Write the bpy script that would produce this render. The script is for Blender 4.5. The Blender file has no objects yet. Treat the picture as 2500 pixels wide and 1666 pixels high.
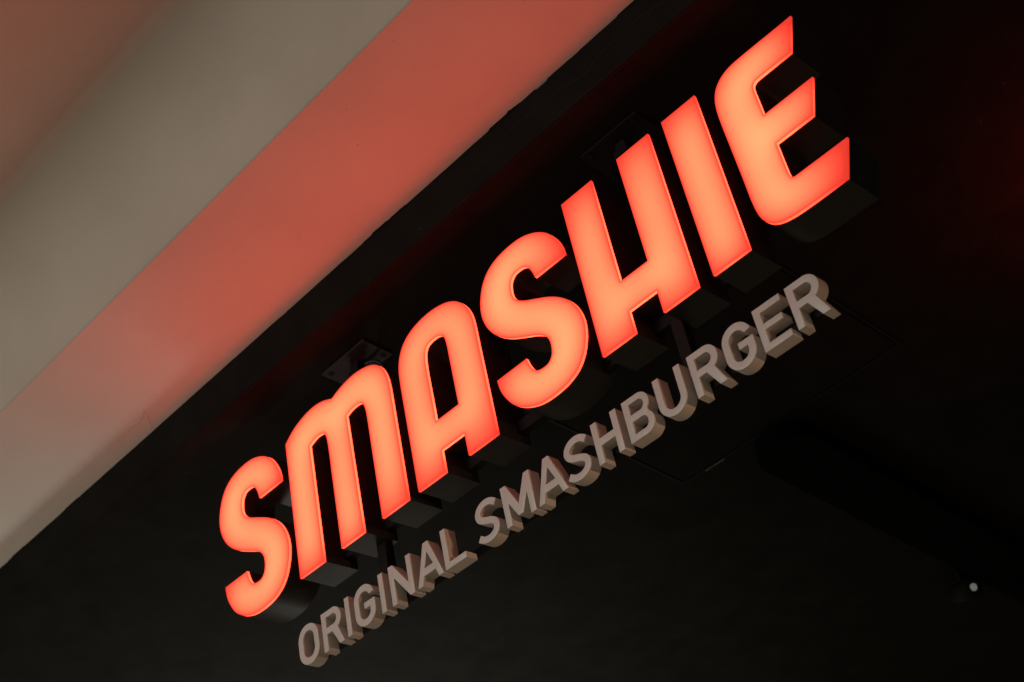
import bpy, bmesh, math, random
import numpy as np
from mathutils import Vector, Matrix
from mathutils.geometry import delaunay_2d_cdt

random.seed(7)
scene = bpy.context.scene
BASE = 3.2                      # height of the big letters' baseline above the pavement
TILT = math.radians(4.775)      # the black ceiling falls slightly towards the shop

# ------------------------------------------------------------------ camera
cam_d = bpy.data.cameras.new('camera')
cam = bpy.data.objects.new('camera', cam_d)
scene.collection.objects.link(cam)
cr = (0.68114, 0.70892, -0.18298)     # camera right
cdn = (-0.52828, 0.30284, -0.79323)   # camera down
cf = (-0.50692, 0.63696, 0.58078)     # camera forward
m = Matrix(((cr[0], -cdn[0], -cf[0], 2.30154),
            (cr[1], -cdn[1], -cf[1], -1.93911),
            (cr[2], -cdn[2], -cf[2], -1.58893 + BASE),
            (0, 0, 0, 1)))
cam.matrix_world = m
cam_d.sensor_width = 36.0
cam_d.lens = 3553.98 / 2500 * 36.0
cam_d.clip_end = 100
cam_d.dof.use_dof = True
cam_d.dof.focus_distance = 3.0
cam_d.dof.aperture_fstop = 4.5
scene.camera = cam

# ------------------------------------------------------------------ world, lamps, exposure
world = bpy.data.worlds.new('World')
scene.world = world
world.use_nodes = True
bg = world.node_tree.nodes['Background']
bg.inputs[0].default_value = (1.0, 0.72, 0.44, 1)
bg.inputs[1].default_value = 0.075

def area(name, loc, target, power, size, col, size_y=None):
    d = bpy.data.lights.new(name, 'AREA')
    d.energy = power; d.color = col; d.size = size
    if size_y:
        d.shape = 'RECTANGLE'; d.size_y = size_y
    o = bpy.data.objects.new(name, d)
    scene.collection.objects.link(o)
    o.location = (loc[0], loc[1], loc[2] + BASE)
    v = Vector(target) - Vector(loc)
    o.rotation_euler = v.to_track_quat('-Z', 'Y').to_euler()
    return o
# street side in front of the sign, shop light low on the left, warm light from the right
area('street_light', (-0.4, -5.0, 0.58), (0.6, 0, 0), 78, 1.6, (1.0, 0.95, 0.90))
area('corner_light', (-1.9, -0.6, -1.15), (-1.0, 0.1, 0.5), 5.0, 0.7, (1.0, 0.90, 0.74))
sl = area('shop_light', (-1.85, 1.5, -1.2), (-1.85, 1.5, 0.5), 16, 1.7, (1.0, 0.96, 0.86), 0.6)
sl.data.spread = math.radians(127)
sl.rotation_euler = (math.pi, 0, 0)
area('red_glow_light', (1.74, 1.02, 0.10), (1.70, 1.0, 0.5), 1.6, 0.2, (1.0, 0.03, 0.02))  # added lamp out of view, puts the faint red glow on the ceiling
wl = area('warm_light', (3.6, -0.35, -0.95), (0.8, 0.03, -0.26), 0.16, 0.15, (1.0, 0.58, 0.36))
wl.data.spread = math.radians(18)

scene.view_settings.view_transform = 'Standard'
scene.view_settings.look = 'None'
scene.view_settings.exposure = 0.0
scene.view_settings.gamma = 1.0
scene.view_settings.use_curve_mapping = False

# ------------------------------------------------------------------ materials
def new_mat(name):
    mt = bpy.data.materials.new(name)
    mt.use_nodes = True
    nt = mt.node_tree
    return mt, nt, nt.nodes['Principled BSDF']

def noise(nt, scale, detail=4, rough=0.6, coord='Object', stretch=None):
    tc = nt.nodes.new('ShaderNodeTexCoord')
    n = nt.nodes.new('ShaderNodeTexNoise')
    n.inputs['Scale'].default_value = scale
    n.inputs['Detail'].default_value = detail
    n.inputs['Roughness'].default_value = rough
    if stretch:
        mp = nt.nodes.new('ShaderNodeMapping')
        mp.inputs['Scale'].default_value = stretch
        nt.links.new(tc.outputs[coord], mp.inputs[0])
        nt.links.new(mp.outputs[0], n.inputs['Vector'])
    else:
        nt.links.new(tc.outputs[coord], n.inputs['Vector'])
    return n

def ramp(nt, src, stops):
    r = nt.nodes.new('ShaderNodeValToRGB')
    e = r.color_ramp.elements
    while len(e) < len(stops): e.new(0.5)
    for el, (p, c) in zip(e, stops):
        el.position = p
        el.color = (c, c, c, 1) if not isinstance(c, tuple) else (*c, 1)
    nt.links.new(src, r.inputs[0])
    return r

def bump(nt, b, src, dist, strength=1.0):
    n = nt.nodes.new('ShaderNodeBump')
    n.inputs['Distance'].default_value = dist
    n.inputs['Strength'].default_value = strength
    nt.links.new(src, n.inputs['Height'])
    nt.links.new(n.outputs[0], b.inputs['Normal'])
    return n

def paint(name, c0, c1, rough, scale, bdist, bscale, spec=0.5):
    mt, nt, b = new_mat(name)
    n = noise(nt, scale)
    r = ramp(nt, n.outputs['Fac'], [(0.3, c0), (0.72, c1)])
    nt.links.new(r.outputs[0], b.inputs['Base Color'])
    n2 = noise(nt, bscale, 3)
    r2 = ramp(nt, n2.outputs['Fac'], [(0.3, max(0, rough - 0.08)), (0.7, min(1, rough + 0.08))])
    nt.links.new(r2.outputs[0], b.inputs['Roughness'])
    bump(nt, b, n2.outputs['Fac'], bdist)
    b.inputs['Specular IOR Level'].default_value = spec
    return mt

def specks(mt, scale, size, share, col):
    # little dots of dust and old paint scattered over a surface
    nt = mt.node_tree; b = nt.nodes['Principled BSDF']
    src = b.inputs['Base Color'].links[0].from_socket
    tc = nt.nodes.new('ShaderNodeTexCoord')
    vo = nt.nodes.new('ShaderNodeTexVoronoi'); vo.inputs['Scale'].default_value = scale
    nt.links.new(tc.outputs['Object'], vo.inputs['Vector'])
    r = ramp(nt, vo.outputs['Distance'], [(size * 0.6, 1.0), (size, 0.0)])
    sep = nt.nodes.new('ShaderNodeSeparateColor'); nt.links.new(vo.outputs['Color'], sep.inputs[0])
    gt = nt.nodes.new('ShaderNodeMath'); gt.operation = 'LESS_THAN'; gt.inputs[1].default_value = share
    nt.links.new(sep.outputs[0], gt.inputs[0])
    mu = nt.nodes.new('ShaderNodeMath'); mu.operation = 'MULTIPLY'
    nt.links.new(gt.outputs[0], mu.inputs[0]); nt.links.new(r.outputs[0], mu.inputs[1])
    mx = nt.nodes.new('ShaderNodeMix'); mx.data_type = 'RGBA'
    nt.links.new(mu.outputs[0], mx.inputs[0]); nt.links.new(src, mx.inputs[6]); mx.inputs[7].default_value = (*col, 1)
    nt.links.new(mx.outputs[2], b.inputs['Base Color'])
M_black_ceiling = paint('black_ceiling_paint', (0.0085, 0.0081, 0.0067), (0.0135, 0.0128, 0.0106), 0.7, 9, 0.0006, 160, 0.04)
M_white_plaster = paint('white_plaster', (0.66, 0.63, 0.575), (0.72, 0.69, 0.635), 0.85, 4, 0.0003, 70, 0.1)
M_beige_plaster = paint('beige_plaster', (0.52, 0.455, 0.375), (0.57, 0.50, 0.415), 0.85, 4, 0.0003, 70, 0.1)
M_glint = paint('painted_glint', (0.10, 0.095, 0.085), (0.20, 0.19, 0.17), 0.6, 60, 0.0002, 200, 0.2)  # pale colour for the painted glint on the access panel
M_matt_black = paint('matt_black_duct', (0.0030, 0.0030, 0.0030), (0.0042, 0.0042, 0.0042), 0.85, 20, 0.0001, 200, 0.02)
M_black_metal = paint('black_metal', (0.008, 0.008, 0.008), (0.011, 0.011, 0.011), 0.6, 30, 0.0001, 420, 0.12)
M_grey_metal = paint('dark_grey_steel', (0.020, 0.0205, 0.021), (0.034, 0.0345, 0.0355), 0.6, 40, 0.0002, 300, 0.15)
M_return = paint('black_letter_return', (0.018, 0.0185, 0.019), (0.025, 0.0255, 0.026), 0.40, 25, 0.00012, 380, 0.30)
M_off_white = paint('off_white_letter_paint', (0.66, 0.615, 0.575), (0.72, 0.675, 0.635), 0.42, 22, 0.00025, 260, 0.5)
M_bolt = paint('bolt_steel', (0.006, 0.006, 0.006), (0.010, 0.010, 0.010), 0.5, 60, 0.0001, 300, 0.1)
M_cable = paint('black_cable', (0.008, 0.008, 0.008), (0.012, 0.012, 0.012), 0.5, 60, 0.0001, 300, 0.4)

specks(M_black_ceiling, 22, 0.055, 0.10, (0.06, 0.055, 0.05))
specks(M_white_plaster, 30, 0.055, 0.12, (0.30, 0.26, 0.22))
specks(M_off_white, 120, 0.10, 0.06, (0.36, 0.32, 0.29))
def glow_mat(name, gain):
    """Red LED light behind an opal face; the brightness of each point is the attribute 'glow'."""
    mt, nt, b = new_mat(name)
    a = nt.nodes.new('ShaderNodeAttribute'); a.attribute_name = 'glow'
    # fly specks and dust sitting on the face
    tc = nt.nodes.new('ShaderNodeTexCoord')
    vo = nt.nodes.new('ShaderNodeTexVoronoi'); vo.inputs['Scale'].default_value = 38
    vo.inputs['Randomness'].default_value = 1.0
    nt.links.new(tc.outputs['Object'], vo.inputs['Vector'])
    r = ramp(nt, vo.outputs['Distance'], [(0.035, 0.55), (0.06, 1.0)])
    pick = nt.nodes.new('ShaderNodeMath'); pick.operation = 'GREATER_THAN'
    sep = nt.nodes.new('ShaderNodeSeparateColor')
    nt.links.new(vo.outputs['Color'], sep.inputs[0])
    nt.links.new(sep.outputs[0], pick.inputs[0]); pick.inputs[1].default_value = 0.90
    mx = nt.nodes.new('ShaderNodeMix'); mx.data_type = 'FLOAT'
    nt.links.new(pick.outputs[0], mx.inputs[0]); mx.inputs[2].default_value = 1.0
    nt.links.new(r.outputs[0], mx.inputs[3])
    mul = nt.nodes.new('ShaderNodeMath'); mul.operation = 'MULTIPLY'
    nt.links.new(a.outputs['Fac'], mul.inputs[0]); nt.links.new(mx.outputs[0], mul.inputs[1])
    g = nt.nodes.new('ShaderNodeMath'); g.operation = 'MULTIPLY'
    nt.links.new(mul.outputs[0], g.inputs[0]); g.inputs[1].default_value = gain
    b.inputs['Base Color'].default_value = (0.30, 0.06, 0.045, 1)
    b.inputs['Roughness'].default_value = 0.3
    b.inputs['Specular IOR Level'].default_value = 0.3
    cc = nt.nodes.new('ShaderNodeCombineColor')
    for k, (mulv, pw) in enumerate(((1.0, 1.42), (0.045, 1.6), (0.0235, 1.42))):
        p = nt.nodes.new('ShaderNodeMath'); p.operation = 'POWER'
        nt.links.new(g.outputs[0], p.inputs[0]); p.inputs[1].default_value = pw
        q = nt.nodes.new('ShaderNodeMath'); q.operation = 'MULTIPLY'
        nt.links.new(p.outputs[0], q.inputs[0]); q.inputs[1].default_value = mulv
        nt.links.new(q.outputs[0], cc.inputs[k])
    nt.links.new(cc.outputs[0], b.inputs['Emission Color'])
    b.inputs['Emission Strength'].default_value = 1.0
    return mt
M_face = glow_mat('lit_red_opal_face', 1.0)
M_rim = glow_mat('lit_red_opal_edge', 1.0)
M_face.cycles.emission_sampling = 'FRONT'

# ------------------------------------------------------------------ helpers
COL = scene.collection
def link(name, mesh, mat, parent=None):
    o = bpy.data.objects.new(name, mesh)
    COL.objects.link(o)
    if mat: mesh.materials.append(mat)
    if parent: o.parent = parent
    return o
def thing(name, label, cat, loc=(0, 0, 0), group=None):
    o = bpy.data.objects.new(name, None)
    o.empty_display_size = 0.05
    COL.objects.link(o); o.location = loc
    tag(o, label, cat, group)
    return o
def tag(o, label, cat, group=None):
    o['label'] = label; o['category'] = cat
    if group: o['group'] = group
def struct(name, mesh, mat):
    o = link(name, mesh, mat); o['kind'] = 'structure'; return o
def mesh_from(name, v, f, smooth=False):
    me = bpy.data.meshes.new(name)
    me.from_pydata([tuple(map(float, p)) for p in v], [], f)
    me.update()
    if smooth:
        for p in me.polygons: p.use_smooth = True
    return me
def bm_mesh(name, bm, smooth=False):
    bmesh.ops.recalc_face_normals(bm, faces=bm.faces[:])
    me = bpy.data.meshes.new(name); bm.to_mesh(me); bm.free()
    if smooth:
        for p in me.polygons: p.use_smooth = True
    return me
def box_bm(x0, x1, y0, y1, z0, z1, bev=0.0, seg=2):
    bm = bmesh.new()
    bmesh.ops.create_cube(bm, size=1.0)
    for v in bm.verts:
        v.co = Vector(((x0 + x1) / 2 + v.co.x * (x1 - x0), (y0 + y1) / 2 + v.co.y * (y1 - y0), (z0 + z1) / 2 + v.co.z * (z1 - z0)))
    if bev:
        bmesh.ops.bevel(bm, geom=bm.edges[:], offset=bev, segments=seg, affect='EDGES', profile=0.5)
    return bm
def cyl_bm(p0, p1, r0, r1=None, n=24, bev=0.0):
    r1 = r0 if r1 is None else r1
    p0, p1 = Vector(p0), Vector(p1)
    bm = bmesh.new()
    bmesh.ops.create_cone(bm, cap_ends=True, segments=n, radius1=r0, radius2=r1, depth=(p1 - p0).length)
    q = (p1 - p0).to_track_quat('Z', 'Y').to_matrix().to_4x4()
    bmesh.ops.transform(bm, matrix=Matrix.Translation((p0 + p1) / 2) @ q, verts=bm.verts[:])
    return bm

# ---- 2D outline tools
def crom(pts):
    """pts: list of (x, y, corner). Dense closed outline: smooth between corners."""
    n = len(pts); out = []
    for i in range(n):
        p1, p2 = pts[i], pts[(i + 1) % n]
        if p1[2] and p2[2]:
            out.append(p1[:2]); continue
        p0 = pts[i - 1] if not p1[2] else (2 * p1[0] - p2[0], 2 * p1[1] - p2[1])
        p3 = pts[(i + 2) % n] if not p2[2] else (2 * p2[0] - p1[0], 2 * p2[1] - p1[1])
        d = math.dist(p1[:2], p2[:2])
        k = max(2, int(d / 0.006) + 2)
        P = [np.array(q[:2], float) for q in (p0, p1, p2, p3)]
        t = [0.0]
        for a in range(3): t.append(t[-1] + max(1e-6, np.linalg.norm(P[a + 1] - P[a])) ** 0.5)
        for j in range(k):
            s = t[1] + (t[2] - t[1]) * j / k
            A1 = (t[1]-s)/(t[1]-t[0])*P[0] + (s-t[0])/(t[1]-t[0])*P[1]
            A2 = (t[2]-s)/(t[2]-t[1])*P[1] + (s-t[1])/(t[2]-t[1])*P[2]
            A3 = (t[3]-s)/(t[3]-t[2])*P[2] + (s-t[2])/(t[3]-t[2])*P[3]
            B1 = (t[2]-s)/(t[2]-t[0])*A1 + (s-t[0])/(t[2]-t[0])*A2
            B2 = (t[3]-s)/(t[3]-t[1])*A2 + (s-t[1])/(t[3]-t[1])*A3
            q = (t[2]-s)/(t[2]-t[1])*B1 + (s-t[1])/(t[2]-t[1])*B2
            out.append((float(q[0]), float(q[1])))
    return out
def parse(s):
    r = []
    for tok in s.split():
        c = tok.endswith('c'); x, y = tok.rstrip('c').split(',')
        r.append((float(x), float(y), c))
    return r
def arc(cx, cy, r, a0, a1, n=10, ry=None):
    ry = r if ry is None else ry
    return [(cx + r * math.cos(math.radians(a0 + (a1 - a0) * i / n)), cy + ry * math.sin(math.radians(a0 + (a1 - a0) * i / n))) for i in range(n + 1)]
def signed(r): return 0.5 * sum(r[i][0] * r[(i + 1) % len(r)][1] - r[(i + 1) % len(r)][0] * r[i][1] for i in range(len(r)))
def orient(rings):
    return [(r if (signed(r) > 0) == (i == 0) else r[::-1]) for i, r in enumerate(rings)]
def resample(r, step):
    out = []
    for i in range(len(r)):
        a, b = r[i], r[(i + 1) % len(r)]
        k = max(1, int(math.dist(a, b) / step + 0.5))
        out += [(a[0] + (b[0] - a[0]) * j / k, a[1] + (b[1] - a[1]) * j / k) for j in range(k)]
    return out
def inside_np(px, py, rings):
    res = np.zeros(np.shape(px), bool)
    for r in rings:
        for i in range(len(r)):
            (x0, y0), (x1, y1) = r[i], r[(i + 1) % len(r)]
            if y0 == y1: continue
            c = ((y0 > py) != (y1 > py)) & (px < (x1 - x0) * (py - y0) / (y1 - y0) + x0)
            res ^= c
    return res
def edge_dist(px, py, rings):
    d = np.full(np.shape(px), 9.0)
    for r in rings:
        for i in range(len(r)):
            a = np.array(r[i]); b = np.array(r[(i + 1) % len(r)]); ab = b - a
            l = (ab ** 2).sum()
            if l < 1e-14: continue
            t = np.clip(((px - a[0]) * ab[0] + (py - a[1]) * ab[1]) / l, 0, 1)
            d = np.minimum(d, np.hypot(px - a[0] - t * ab[0], py - a[1] - t * ab[1]))
    return d
def triangulate(rings, extra=()):
    vs, es = [], []
    for r in rings:
        o = len(vs)
        vs += [Vector(p) for p in r]
        es += [(o + i, o + (i + 1) % len(r)) for i in range(len(r))]
    vs += [Vector(p) for p in extra]
    V, E, F = delaunay_2d_cdt(vs, es, [], 0, 1e-6)[:3]
    V = [(v.x, v.y) for v in V]
    cx = np.array([sum(V[i][0] for i in f) / 3 for f in F]); cy = np.array([sum(V[i][1] for i in f) / 3 for f in F])
    ok = inside_np(cx, cy, rings)
    F = [tuple(f) for f, k in zip(F, ok) if k]
    return V, F
def wall_mesh(name, rings, y0, y1, smooth_deg=35):
    v, f = [], []
    for r in rings:
        o = len(v); n = len(r)
        v += [(p[0], y0, p[1]) for p in r] + [(p[0], y1, p[1]) for p in r]
        f += [(o + i, o + n + i, o + n + (i + 1) % n, o + (i + 1) % n) for i in range(n)]
    me = mesh_from(name, v, f)
    shade(me, smooth_deg)
    return me
def shade(me, deg):
    bm = bmesh.new(); bm.from_mesh(me)
    for fc in bm.faces: fc.smooth = True
    for e in bm.edges:
        e.smooth = not (len(e.link_faces) == 2 and e.calc_face_angle(0) > math.radians(deg))
    bm.to_mesh(me); bm.free()
def solid_mesh(name, rings, y0, y1, bev=0.0, smooth_deg=35):
    """Closed extrusion of an outline in X-Z from depth y0 (front) to y1 with a small front bevel."""
    V, F = triangulate(rings)
    n = len(V)
    v = [(p[0], y0, p[1]) for p in V] + [(p[0], y1, p[1]) for p in V]
    f = []
    for t in F:
        a, b, c = t
        if (V[b][0]-V[a][0])*(V[c][1]-V[a][1]) - (V[c][0]-V[a][0])*(V[b][1]-V[a][1]) < 0: t = (a, c, b)
        f.append(t); f.append((t[2] + n, t[1] + n, t[0] + n))
    cnt = {}
    for t in f[::2]:
        for i in range(3): cnt[(t[i], t[(i + 1) % 3])] = 1
    for (a, b) in list(cnt):
        if (b, a) not in cnt: f.append((a, a + n, b + n, b))
    bm = bmesh.new(); bm.from_mesh(mesh_from('tmp', v, f))
    bmesh.ops.recalc_face_normals(bm, faces=bm.faces[:])
    if bev:
        es = [e for e in bm.edges if len(e.link_faces) == 2 and all(abs(x.co.y - y0) < 1e-7 for x in e.verts)
              and e.calc_face_angle(0) > 1.0]
        bmesh.ops.bevel(bm, geom=es, offset=bev, segments=2, affect='EDGES', profile=0.5, clamp_overlap=True)
    me = bpy.data.meshes.new(name); bm.to_mesh(me); bm.free()
    shade(me, smooth_deg)
    return me

# ------------------------------------------------------------------ the setting: ceilings
TT = math.tan(TILT)
def zc(d, dz=0.0): return BASE + 0.51 - TT * (d - 0.0735) + dz / math.cos(TILT)
U0, U1 = -7.0, 7.0

# black ceiling, one sheet
struct('ceiling', mesh_from('ceiling', [(U0, -0.078, zc(-0.078)), (U1, -0.078, zc(-0.078)), (U1, 7, zc(7)), (U0, 7, zc(7))], [(0, 1, 2, 3)]), M_black_ceiling)

# black upstand from the ceiling edge to the white soffit, with a ragged brushed paint line
SOF = 0.095
e_d = -0.0955
nseg = 900
rv, rf = [], []
u_list = np.linspace(-3.2, 3.0, nseg)
rag = np.zeros(nseg)
rng = np.random.RandomState(3)
for amp, step in ((0.0010, 40), (0.0009, 12), (0.0006, 4)):
    k = rng.rand(nseg // step + 3)
    rag += amp * np.interp(np.arange(nseg) / step, np.arange(len(k)), k)
for c in rng.choice(nseg, 26, replace=False):
    w = rng.randint(2, 8); rag[max(0, c - w):c + w] += rng.uniform(0.001, 0.0032) * rng.choice([1, 1, -0.5])
for i, u in enumerate(u_list):
    dd = e_d - 0.002 - rag[i]
    rv += [(u, -0.070, zc(-0.070) - 0.0012), (u, -0.0782, zc(-0.0782) + 0.0008), (u, e_d - 0.0012, zc(e_d, SOF) - 0.004), (u, dd, zc(dd, SOF) - 0.0011), (u, dd - 0.0002, zc(dd, SOF) + 0.001)]
    if i:
        a, b = (i - 1) * 5, i * 5
        for j in range(4): rf.append((a + j, b + j, b + j + 1, a + j + 1))
struct('ceiling_edge', mesh_from('ceiling_edge', rv, rf), M_black_ceiling)

# white soffit strip, riser with a rounded cove, upper ceiling
r_d = -0.455
prof = [(e_d + 0.03, zc(e_d + 0.03, SOF)), (r_d + 0.004, zc(r_d + 0.004, SOF))]
sv = []; sf = []
for (d, z) in prof: sv += [(U0, d, z), (U1, d, z)]
struct('soffit', mesh_from('soffit', sv, [(0, 1, 3, 2)]), M_white_plaster)
RZ = 0.36                        # upper ceiling lies this far above the black one
prof = [(r_d + 0.004, zc(r_d + 0.004, SOF)), (r_d + 0.001, zc(r_d, SOF) + 0.001), (r_d, zc(r_d, SOF) + 0.004)]
rc = 0.25
topz = zc(r_d - rc, RZ)
prof.append((r_d, topz - rc))
prof += [(r_d - rc + rc * math.cos(a), topz - rc + rc * math.sin(a)) for a in np.linspace(0.1, math.pi / 2, 16)]
sv, sf = [], []
for i, (d, z) in enumerate(prof):
    sv += [(U0, d, z), (U1, d, z)]
    if i: sf.append((2 * i - 2, 2 * i - 1, 2 * i + 1, 2 * i))
struct('riser', mesh_from('riser', sv, sf, True), M_beige_plaster)
d0 = r_d - rc
struct('upper_ceiling', mesh_from('upper_ceiling', [(U0, d0, topz), (U1, d0, topz), (U1, -6, topz + 0.02), (U0, -6, topz + 0.02)], [(0, 1, 2, 3)]), M_beige_plaster)

def tube(name, pts, r, mat, parent):
    cu = bpy.data.curves.new(name, 'CURVE'); cu.dimensions = '3D'; cu.bevel_depth = r; cu.bevel_resolution = 3
    sp = cu.splines.new('BEZIER'); sp.bezier_points.add(len(pts) - 1)
    for bp, p in zip(sp.bezier_points, pts):
        bp.co = p; bp.handle_left_type = bp.handle_right_type = 'AUTO'
    tmp = bpy.data.objects.new(name, cu); COL.objects.link(tmp)
    dg = bpy.context.evaluated_depsgraph_get()
    me = bpy.data.meshes.new_from_object(tmp.evaluated_get(dg))
    bpy.data.objects.remove(tmp)
    for p in me.polygons: p.use_smooth = True
    return link(name, me, mat, parent)
# dried paint runs on the black upstand and a cracked patch of filler on the soffit
edge_obj = bpy.data.objects['ceiling_edge']; soffit_obj = bpy.data.objects['soffit']
M_ridge = paint('dull_black_paint_run', (0.022, 0.021, 0.018), (0.034, 0.032, 0.027), 0.6, 30, 0.0002, 200, 0.1)
for run in ([(1.3994, .5711), (1.3315, .5804), (1.2119, .5755), (1.1793, .5641), (1.1195, .5767), (1.0727, .5791), (1.0206, .581), (.9767, .5839), (.9312, .5832), (.8917, .5727), (.849, .5688), (.8047, .5612), (.7681, .5473)],
            [(1.3134, .5244), (1.2493, .5241), (1.1762, .5262), (1.1307, .5281), (1.0923, .5275)], [(.8142, .5237), (.7716, .523), (.7294, .526)]):
    tube('paint_run', [(u, -0.0786 - (v - .523) * 0.19, v + BASE) for u, v in run], 0.0005, M_ridge, edge_obj)
for run in ([(-.3423, -.1682), (-.3654, -.1417), (-.3939, -.1145), (-.4178, -.095)], [(-.4223, -.1566), (-.3927, -.1513), (-.3467, -.1672)],
            [(-.4916, -.1496), (-.5025, -.1339)], [(-.6957, -.1773), (-.7129, -.1522), (-.6988, -.1393)]):
    tube('filler_crack', [(u, d, zc(d, SOF)) for u, d in run], 0.0007, M_white_plaster, soffit_obj)

# ------------------------------------------------------------------ big lit letters
CAP = 0.40
DEPTH = 0.10
RIM = 0.0065
S_half = [(.125,.083,1),(.0362,.083,1),(.0322,.100,0),(.0250,.1165,0),(.0150,.1265,0),(-.001,.1300,0),(-.0165,.1285,0),(-.0285,.1180,0),(-.0338,.0980,0),(-.0318,.0770,0),(-.0228,.0630,0),(-.0060,.0500,0),(.0240,.0340,0),(.0600,.0140,0),(.0850,-.0050,0),(.1060,-.0280,0),(.1210,-.0560,0),(.1280,-.0850,0),(.1275,-.1110,0),(.1200,-.1390,0),(.1060,-.1660,0),(.0850,-.1870,0),(.0560,-.2000,0),(.0170,-.2055,0),(-.0230,-.2030,0),(-.0540,-.1925,0),(-.0780,-.1780,0),(-.0960,-.1610,0),(-.1090,-.1410,0),(-.1190,-.1190,0),(-.1235,-.1000,0)]
S_pts = S_half + [(-x, -y, c) for x, y, c in S_half]
def S_ring(cx): return [crom([(x + cx, y + 0.1990, c) for x, y, c in S_pts])]
BIG = [
 ('S', S_ring(-0.155), 'glowing orange-red letter S at the lower left end of the big sign'),
 ('M', [crom(parse("0,0c 0,.366c .010,.3735 .035,.3885 .066,.3995 .097,.4055 .127,.4060 .154,.4010 .173,.3935 .186,.3880c .208,.3955 .238,.4020 .267,.4045 .295,.4025 .322,.3960 .345,.3850 .3615,.3700 .3735,.3500 .3800,.3270 .3825,.3030 .383,.275 .383,.2 .383,.1 .383,0c .295,0c .295,.1 .295,.2 .295,.265 .2942,.2860 .2915,.3010 .2870,.3110 .2800,.3165 .2700,.3190 .2550,.3195 .2400,.3170 .2275,.3130c .2315,0c .152,0c .152,.1 .152,.2 .152,.265 .1512,.2860 .1490,.3020 .1445,.3120 .1370,.3170 .1240,.3195 .1080,.3185 .0870,.3120c .0888,0c"))], 'glowing orange-red letter M with two rounded arches, below the bolted ceiling plate')
 ,('A', [crom(parse("0.4165,0c .4165,.1 .4165,.2 .4165,.262 .4170,.295 .4195,.323 .4275,.349 .4415,.371 .4630,.388 .4920,.399 .5270,.4040 .5620,.4025 .5920,.3960 .6130,.3870 .6320,.3735 .6480,.3545 .6600,.3310 .6655,.3080 .667,.285 .667,.23 .667,.11 .667,0c .5775,0c .5775,.0545c .505,.0545c .505,0c")),
         crom(parse(".5045,.130c .5045,.2 .5045,.27 .5065,.298 .5105,.3140 .5175,.3235 .5280,.3280 .5410,.3290 .5550,.3275 .5660,.3220 .5735,.3120 .5765,.2950 .577,.26 .577,.2 .577,.130c"))], 'glowing orange-red letter A with arched top, between the M and the second S'),
 ('S', S_ring(0.8205), 'glowing orange-red letter S in the middle of the sign, left of the H'),
 ('H', [crom(parse(".969,0c .969,.400c 1.0575,.400c 1.0575,.1275c 1.1305,.1275c 1.1305,.400c 1.219,.400c 1.219,0c 1.1305,0c 1.1305,.0525c 1.0575,.0525c 1.0575,0c"))], 'glowing orange-red letter H with low crossbar, left of the straight I'),
 ('I', [crom(parse("1.2560,0c 1.2560,.400c 1.3450,.400c 1.3440,0c"))], 'glowing orange-red letter I, a single slanting bar between H and E'),
 ('E', [crom(parse("1.590,.400c 1.562,.3245c 1.53,.3245 1.50,.3245 1.485,.3245 1.4745,.3232 1.4680,.3180 1.4660,.3080 1.466,.295 1.466,.27 1.466,.2405c 1.5815,.2405c 1.5535,.1645c 1.4680,.1645c 1.468,.13 1.468,.10 1.4685,.0870 1.4705,.0785 1.4760,.0745 1.485,.074 1.50,.074 1.54,.074 1.595,.074c 1.566,-.001c 1.53,-.001 1.49,-.001 1.465,-.0003 1.443,.0015 1.4240,.0055 1.4080,.0130 1.3960,.0245 1.3870,.0405 1.3825,.0610 1.3805,.09 1.380,.15 1.379,.22 1.378,.295 1.3790,.327 1.3825,.350 1.3900,.3690 1.4015,.3830 1.4190,.3940 1.4420,.3995 1.466,.4005 1.50,.4005 1.55,.400"))], 'glowing orange-red letter E with three angled arms, at the upper right end'),
]
def blur1(a, s, axis):
    n = int(3 * s) + 1
    k = np.exp(-0.5 * (np.arange(-n, n + 1) / s) ** 2); k /= k.sum()
    return np.apply_along_axis(lambda r: np.convolve(r, k, 'same'), axis, a)
GAIN = [1.0, 1.0, 0.92, 1.08, 0.92, 0.98, 1.06]      # LED strings differ a little from letter to letter
done = []
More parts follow.
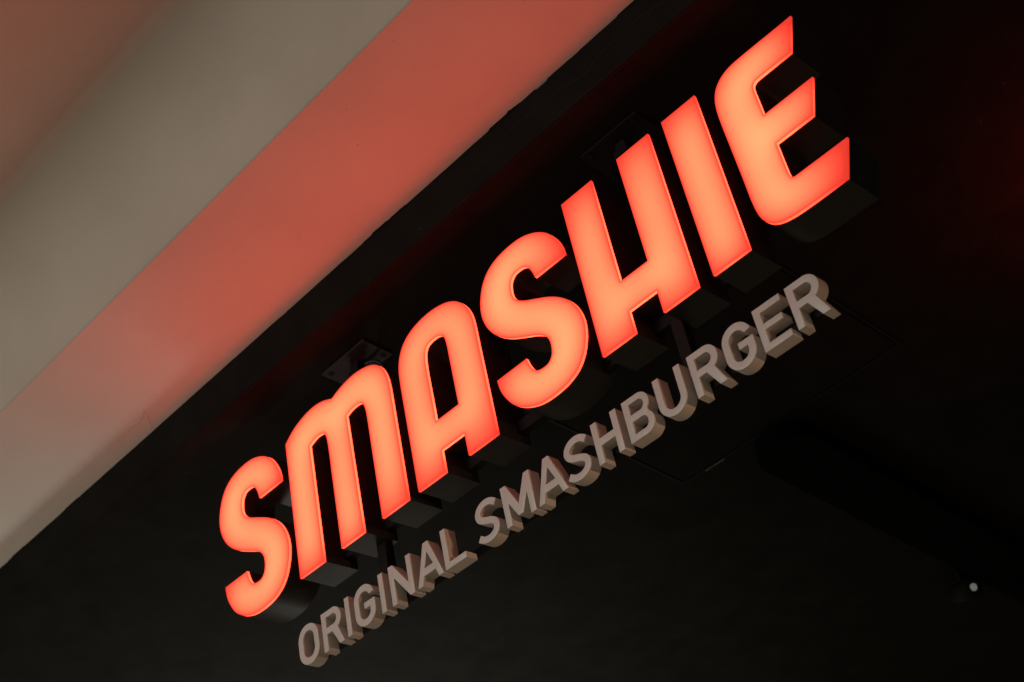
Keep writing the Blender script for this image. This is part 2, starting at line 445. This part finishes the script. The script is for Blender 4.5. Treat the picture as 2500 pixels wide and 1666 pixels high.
# places where the LED modules sit further apart: (u, v, radius, loss)
WEAK = [(1.59, .02, .065, .52), (1.585, .385, .045, .34), (.925, .335, .05, .28), (.63, .02, .05, .30), (.46, .015, .045, .22), (1.18, .375, .06, .22), (1.01, .39, .05, .22),
        (.34, .03, .05, .18), (1.30, .39, .04, .2), (.04, .0, .04, .15), (1.02, .0, .04, .15), (1.18, .0, .04, .15)]
for ch, rings, lab in BIG:
    rings = orient([resample(r, 0.008) for r in rings])
    xs = [p[0] for p in rings[0]]; zs = [p[1] for p in rings[0]]
    ux = (min(xs) + max(xs)) / 2
    root = thing('lit_letter', lab, 'sign letter', (ux, 0, BASE), 'big lit letters')
    rings = [[(p[0] - ux, p[1]) for p in r] for r in rings]
    x0, x1 = min(xs) - ux - 0.10, max(xs) - ux + 0.10
    # how much LED light reaches each point of the face: average of the lit area around it
    st = 0.003
    gx = np.arange(x0, x1, st); gz = np.arange(-0.11, 0.52, st)
    GX, GZ = np.meshgrid(gx, gz)
    ins = inside_np(GX, GZ, rings).astype(float)
    cov = blur1(blur1(ins, 0.034 / st, 0), 0.034 / st, 1)
    def sample(px, pz):
        i = np.clip(((np.asarray(pz) - gz[0]) / st).round().astype(int), 0, len(gz) - 1)
        j = np.clip(((np.asarray(px) - gx[0]) / st).round().astype(int), 0, len(gx) - 1)
        return cov[i, j]
    # interior points of the face
    h = 0.0075
    ax, az = np.meshgrid(np.arange(x0, x1, h), np.arange(-0.02, 0.42, h))
    ax = (ax + (np.arange(ax.shape[0]) % 2)[:, None] * h / 2).ravel(); az = az.ravel()
    keep = inside_np(ax, az, rings)
    ax, az = ax[keep], az[keep]
    ed = edge_dist(ax, az, rings)
    ax, az = ax[ed > 0.016], az[ed > 0.016]
    extra = list(zip(ax, az))
    for off in (0.0012, 0.0035, 0.007, 0.012):
        for r in rings:
            rr = resample(r, 0.008); n = len(rr)
            for i in range(n):
                t = Vector((rr[(i + 1) % n][0] - rr[i - 1][0], rr[(i + 1) % n][1] - rr[i - 1][1]))
                if t.length < 1e-7: continue
                nn = Vector((-t.y, t.x)).normalized()
                q = (rr[i][0] + nn.x * off, rr[i][1] + nn.y * off)
                extra.append(q)
    ex = np.array(extra)
    edx = edge_dist(ex[:, 0], ex[:, 1], rings); inx = inside_np(ex[:, 0], ex[:, 1], rings)
    extra = [tuple(map(float, p)) for p, a, b in zip(ex, edx, inx) if b and a > 0.0010]
    V, F = triangulate(rings, extra)
    VA = np.array(V)
    ed = edge_dist(VA[:, 0], VA[:, 1], rings)
    base = np.clip((sample(VA[:, 0], VA[:, 1]) ), 0, 1)
    for (du, dv_, dr, da) in WEAK:
        base = base * (1 - da * np.exp(-((VA[:, 0] + ux - du) ** 2 + (VA[:, 1] - dv_) ** 2) / (2 * dr * dr)))
    core = 2.7 * GAIN[len(done)] * np.clip((base - 0.20) / 0.60, 0.02, 1.3) ** 1.0
    g = 0.78 + core * (1 - np.exp(-(ed / 0.0038) ** 1.1))
    F = [t if (V[t[1]][0]-V[t[0]][0])*(V[t[2]][1]-V[t[0]][1]) - (V[t[2]][0]-V[t[0]][0])*(V[t[1]][1]-V[t[0]][1]) > 0 else (t[0], t[2], t[1]) for t in F]
    me = mesh_from('face', [(p[0], 0, p[1]) for p in V], F)
    at = me.attributes.new('glow', 'FLOAT', 'POINT'); at.data.foreach_set('value', g.astype(np.float32))
    link('face', me, M_face, root)
    me = wall_mesh('face_edge', rings, 0.0, RIM)
    gr = []
    for r in rings:
        A = np.array(r); b = sample(A[:, 0], A[:, 1])
        for (du, dv_, dr, da) in WEAK:
            b = b * (1 - da * np.exp(-((A[:, 0] + ux - du) ** 2 + (A[:, 1] - dv_) ** 2) / (2 * dr * dr)))
        gv = 0.9 + 2.6 * np.clip((b - 0.18) / 0.32, 0.0, 1.2)
        gr += list(gv) + list(gv * 0.9)
    at = me.attributes.new('glow', 'FLOAT', 'POINT'); at.data.foreach_set('value', np.array(gr, np.float32))
    link('face_edge', me, M_rim, root)
    link('side_return', wall_mesh('side_return', rings, RIM, DEPTH), M_return, root)
    V, F = triangulate(rings)
    link('back_panel', mesh_from('back_panel', [(p[0], DEPTH, p[1]) for p in V], F), M_return, root)
    done.append(ch)

# ------------------------------------------------------------------ small letters of the lower line
Hc, W = 0.0918, 0.0146
def ring_stadium(w, h, r, n=12, ov=0.0012):
    r2 = min(r, w / 2)
    b, t = -ov, h + ov
    ry = r2 * 1.02
    return (arc(w - r2, b + ry, r2, -90, 0, n, ry) + arc(w - r2, t - ry, r2, 0, 90, n, ry)
            + arc(r2, t - ry, r2, 90, 180, n, ry) + arc(r2, b + ry, r2, 180, 270, n, ry))
def dedupe(r):
    o = []
    for p in r:
        if not o or math.dist(p, o[-1]) > 1e-5: o.append(p)
    if math.dist(o[0], o[-1]) < 1e-5: o.pop()
    return o
def inset_ring(w, h, s, r):
    return [(x + s, y + s) for x, y in ring_stadium(w - 2 * s, h - 2 * s, r, 12, 0.0012)]
def g_O():
    w = 0.0705; s = 0.0158
    return [ring_stadium(w, Hc, 0.034), inset_ring(w, Hc, s, 0.0185)]
def g_G():
    w = 0.0665; s = 0.0152; r = 0.0325; ri = r - s
    t, b = Hc + 0.0012, -0.0012
    out = [(w - 0.0005, 0.0663)] + arc(w - r, t - r, r, 6, 90, 12) + arc(r, t - r, r, 90, 180, 12) + arc(r, b + r, r, 180, 270, 12) + arc(w - r, b + r, r, -90, 0, 12)
    out += [(w, 0.0508), (0.0322, 0.0508), (0.0322, 0.0372), (w - s, 0.0372), (w - s, b + r)]
    out += arc(w - r, b + r, ri, 0, -90, 8)[1:] + arc(r, b + r, ri, 270, 180, 8) + arc(r, t - r, ri, 180, 90, 8) + arc(w - r, t - r, ri, 90, 22, 8)
    out += [(w - s + 0.0012, 0.0650)]
    return [out]
def g_R():
    cx, cy, r = 0.0395, 0.0655, 0.0266
    out = [(0, 0), (0, Hc), (cx, Hc)] + arc(cx, cy, r, 90, -62, 16) + [(0.0698, 0), (0.0534, 0), (0.0330, cy - r - 0.0005), (W, cy - r - 0.0005), (W, 0)]
    ri = 0.0126
    hole = [(W, cy - ri), (W, cy + ri)] + arc(cx - 0.001, cy, ri, 90, -90, 12)
    return [out, hole]
def g_I(): return [[(0, 0), (0, Hc), (0.0141, Hc), (0.0141, 0)]]
def g_N(): return [[(0, 0), (0, Hc), (0.0140, Hc), (0.0545, 0.0335), (0.0560, 0.0325), (0.0572, 0.0345), (0.0572, Hc), (0.0715, Hc), (0.0715, 0), (0.0572, 0), (0.0170, 0.0575), (0.0155, 0.0580), (0.0145, 0.0560), (0.0145, 0)]]
def g_A(): return [[(0, 0), (0.0327, Hc), (0.0478, Hc), (0.0805, 0), (0.0656, 0), (0.0588, 0.0198), (0.0216, 0.0198), (0.0148, 0)],
                   [(0.0278, 0.0360), (0.0270, 0.0375), (0.0390, 0.0665), (0.0402, 0.0680), (0.0414, 0.0665), (0.0534, 0.0375), (0.0526, 0.0360)]]
def g_L(): return [[(0, 0), (0, Hc), (W, Hc), (W, 0.0150), (0.0160, 0.0136), (0.0635, 0.0136), (0.0635, 0)]]
def g_E(): return [[(0, 0), (0, Hc), (0.0615, Hc), (0.0615, 0.0785), (W, 0.0785), (W, 0.0548), (0.0550, 0.0548), (0.0550, 0.0420), (W, 0.0420), (W, 0.0137), (0.0615, 0.0137), (0.0615, 0)]]
def g_H(): return [[(0, 0), (0, Hc), (W, Hc), (W, 0.0540), (0.0155, 0.0532), (0.0510, 0.0532), (0.0519, 0.0540), (0.0519, Hc), (0.0665, Hc), (0.0665, 0), (0.0519, 0), (0.0519, 0.0368), (0.0510, 0.0376), (0.0155, 0.0376), (W, 0.0368), (W, 0)]]
def g_U():
    w = 0.0672; r = w / 2; ri = r - 0.0144; b = -0.0012
    return [[(0, Hc), (0.0144, Hc)] + arc(r, b + r, ri, 180, 360, 18) + [(w - 0.0144, Hc), (w, Hc)] + arc(r, b + r, r, 0, -180, 24)]
def g_B():
    out = [(0, 0), (0, Hc), (0.0390, Hc)] + arc(0.0390, 0.0685, 0.0240, 90, -48, 12, 0.0233) + [(0.0560, 0.0478)] + arc(0.0400, 0.0245, 0.0255, 52, -90, 12, 0.0245)
    h1 = [(W, 0.0551), (W, 0.0790)] + arc(0.0390, 0.0670, 0.0105, 90, -90, 10, 0.0119)
    h2 = [(W, 0.0138), (W, 0.0405)] + arc(0.0395, 0.0271, 0.0118, 90, -90, 10, 0.0134)
    return [out, h1, h2]
def g_M(): return [[(0, 0), (0, Hc), (0.0145, Hc), (0.0405, 0.0385), (0.0415, 0.0372), (0.0425, 0.0385), (0.0687, Hc), (0.0832, Hc), (0.0832, 0), (0.0684, 0), (0.0684, 0.0455), (0.0675, 0.0485), (0.0662, 0.0465), (0.0480, 0.0120), (0.0352, 0.0120), (0.0170, 0.0465), (0.0157, 0.0485), (0.0148, 0.0455), (0.0148, 0)]]
def g_S():
    half = [(.0290, .0288), (.0175, .0368), (.0045, .0397), (-.0090, .0375), (-.0190, .0305), (-.0232, .0210), (-.0205, .0115), (-.0125, .0052), (0, 0)]
    pts = half + [(-x, -y) for x, y in half[-2::-1]]
    P = [(*p, False) for p in pts]
    dense = []
    n = len(pts)
    for i in range(n - 1):
        a = np.array(pts[max(0, i - 1)]); b = np.array(pts[i]); c = np.array(pts[i + 1]); d = np.array(pts[min(n - 1, i + 2)])
        for j in range(4):
            t = j / 4
            dense.append(0.5 * ((2 * b) + (c - a) * t + (2 * a - 5 * b + 4 * c - d) * t * t + (3 * b - a - 3 * c + d) * t ** 3))
    dense.append(np.array(pts[-1]))
    L, R = [], []
    for i, p in enumerate(dense):
        t = dense[min(i + 1, len(dense) - 1)] - dense[max(i - 1, 0)]
        t = t / np.linalg.norm(t); nn = np.array((-t[1], t[0])); hw = 0.00745
        L.append(tuple(p + nn * hw)); R.append(tuple(p - nn * hw))
    return [[(x + 0.0327, y + Hc / 2) for x, y in L + R[::-1]]]
GL = {'O': g_O, 'R': g_R, 'I': g_I, 'G': g_G, 'N': g_N, 'A': g_A, 'L': g_L, 'S': g_S, 'M': g_M, 'H': g_H, 'B': g_B, 'U': g_U, 'E': g_E}
SUB_D = 0.03          # their faces stand this far behind the faces of the big letters
SUB_T = 0.031
sc = (1.93911 + SUB_D) / 1.93911
def pu(u): return (u - 2.30154) * sc + 2.30154
SUB_Z = (-0.2107 + 1.58893) * sc - 1.58893
order = ['first', 'second', 'third', 'fourth', 'fifth', 'sixth', 'seventh', 'eighth', 'ninth', 'tenth', 'eleventh']
line = [('ORIGINAL', [-.0305, .0543, .1367, .1675, .2525, .2870, .3690, .4560]),
        ('SMASHBURGER', [.5592, .6408, .7322, .8168, .8972, .9802, 1.0602, 1.1465, 1.2252, 1.3038, 1.3783])]
cache = {}
for word, xs in line:
    for i, (ch, x) in enumerate(zip(word, xs)):
        if ch not in cache:
            rings = orient([dedupe(r) for r in GL[ch]()])
            rings = [[(p[0] * sc, p[1] * sc) for p in r] for r in rings]
            fm = solid_mesh('letter_face', rings, 0.0, 0.0040, 0.0005)
            bmsh = solid_mesh('letter_body', rings, 0.0043, SUB_T, 0.0004)
            fm.materials.append(M_off_white); bmsh.materials.append(M_off_white)
            cache[ch] = (fm, bmsh)
        root = thing('small_letter', 'small off-white block letter %s, %s letter of the %s word in the lower line' % (ch, order[i], 'shorter left' if len(word) < 9 else 'longer right'), 'sign letter',
                     (pu(x), SUB_D, BASE + SUB_Z), 'small letters of the lower line')
        for nm, me in zip(('letter_face', 'letter_body'), cache[ch]):
            o = bpy.data.objects.new(nm, me); COL.objects.link(o); o.parent = root

# ------------------------------------------------------------------ black hanging frame
fr = thing('hanging_frame', 'black steel frame of posts and bars that hangs the sign from the ceiling', 'sign frame', (0, 0, BASE))
def part(name, bm, mat, parent=None, smooth=False):
    return link(name, bm_mesh(name, bm, smooth), mat, parent or fr)
SB0, SB1 = -0.166, -0.1445            # bar behind the small letters
pd0, pd1 = SUB_D + SUB_T + 0.0008, SUB_D + SUB_T + 0.0275
part('letter_bar', box_bm(0.03, 1.32, 0.064, 0.087, 0.020, 0.048, 0.0015), M_black_metal)
part('lower_bar', box_bm(pu(-0.02), pu(1.42), pd0, pd1, SB0, SB1, 0.0015), M_black_metal)
for pc in (0.211, 1.112):
    ztop = zc(0.0735) - BASE
    part('post', box_bm(pc - 0.0140, pc + 0.0140, pd0 + 0.001, pd1 + 0.001, SB0 + 0.004, ztop - 0.008, 0.002), M_black_metal)
    part('collar', box_bm(pc - 0.019, pc + 0.019, pd0 - 0.005, pd1 + 0.006, ztop - 0.045, ztop - 0.030, 0.002), M_black_metal)
    # plate screwed to the ceiling
    bm = box_bm(-0.081, 0.081, -0.046, 0.046, -0.006, 0.0, 0.0008)
    pl = part('ceiling_plate', bm, M_grey_metal if pc < 1 else M_black_metal)  # right-hand plate coloured darker in place of the dimmer light there
    pl.location = (pc - 0.004, 0.079, zc(0.079) - BASE - 0.0006); pl.rotation_euler = (-TILT, 0, 0)
    for sx in (-1, 1):
        for sy in (-1, 1):
            b = bmesh.new()
            bmesh.ops.create_uvsphere(b, u_segments=16, v_segments=8, radius=0.0075)
            for v in b.verts: v.co.z = -0.0055 + min(v.co.z, 0.0) * 0.55
            link('bolt_head', bm_mesh('bolt_head', b, True), M_bolt, pl).location = (sx * 0.064, sy * 0.030, 0)
            b = cyl_bm((0, 0, -0.0075), (0, 0, -0.0052), 0.0095, n=20)
            link('washer', bm_mesh('washer', b), M_bolt, pl).location = (sx * 0.064, sy * 0.030, 0)
# cable looping from the plate down behind the letters
tube('cable', [(0.222, 0.088, 0.497), (0.250, 0.096, 0.492), (0.268, 0.104, 0.470), (0.276, 0.106, 0.430), (0.280, 0.108, 0.37)], 0.0048, M_cable, fr)

# ------------------------------------------------------------------ details on the black ceiling
ap = thing('access_panel', 'black access panel let into the black ceiling behind the small letters', 'access panel', (0.66, 0.86, zc(0.86)))
ap.rotation_euler = (-TILT, 0, 0)
part('panel', box_bm(-0.34, 0.40, -0.32, 0.315, -0.004, -0.0005, 0.001), M_black_ceiling, ap)
for a in ((-0.352, -0.345, -0.332, 0.327), (0.405, 0.412, -0.332, 0.327)):
    part('frame_strip', box_bm(*a, -0.004, -0.0005, 0.0008), M_black_metal, ap)
for a in ((-0.344, 0.404, -0.332, -0.325), (-0.344, 0.404, 0.320, 0.327)):
    part('frame_strip', box_bm(*a, -0.004, -0.0005, 0.0008), M_black_metal, ap)
part('edge_glint', box_bm(-0.270, -0.200, 0.3275, 0.3300, -0.0045, -0.0006, 0.0006), M_glint, ap)  # pale strip painted as the panel edge catching light

# dark beam with a rounded end, running away from the camera under the ceiling
bm = bmesh.new()
w = 0.092; L0, L1 = 1.27, 5.0
out = [(-w, L1), (-w, L0)] + [(x, y) for x, y in arc(0, L0, w, 180, 360, 14)][1:-1] + [(w, L0), (w, L1)]
vb = [bm.verts.new((x, y, 0.0)) for x, y in out]
vt = [bm.verts.new((x, y, 0.055)) for x, y in out]
bm.faces.new(vb); bm.faces.new(vt[::-1])
for i in range(len(out)):
    j = (i + 1) % len(out); bm.faces.new((vb[i], vt[i], vt[j], vb[j]))
beam = link('ceiling_duct', bm_mesh('ceiling_duct', bm), M_matt_black)
beam.location = (0.622, 0, zc(0) - 0.058); beam.rotation_euler = (-TILT, 0, 0)
tag(beam, 'black duct with a rounded end running along the dark ceiling at right', 'duct')

# small spotlight beside it
sp = thing('spotlight', 'small black ceiling spotlight with a pale round lens at lower right', 'spotlight', (0.475, 2.39, zc(2.39)))
mt, nt, b = new_mat('pale_lens')
b.inputs['Base Color'].default_value = (0.3, 0.3, 0.29, 1)
b.inputs['Emission Color'].default_value = (0.9, 0.92, 0.86, 1); b.inputs['Emission Strength'].default_value = 0.12
nz = noise(nt, 60); rr = ramp(nt, nz.outputs['Fac'], [(0.3, 0.2), (0.7, 0.35)]); nt.links.new(rr.outputs[0], b.inputs['Roughness'])
part('bracket', box_bm(-0.006, 0.006, -0.03, 0.03, -0.05, -0.001, 0.001), M_black_metal, sp)
p0, p1 = Vector((-0.055, 0.02, -0.045)), Vector((0.035, -0.03, -0.075))
part('housing', cyl_bm(p0, p1, 0.030, 0.036, 28), M_black_metal, sp, True)
dv = (p1 - p0).normalized()
part('lens', cyl_bm(p1 + dv * 0.0005, p1 + dv * 0.004, 0.0125, 0.012, 24), mt, sp)
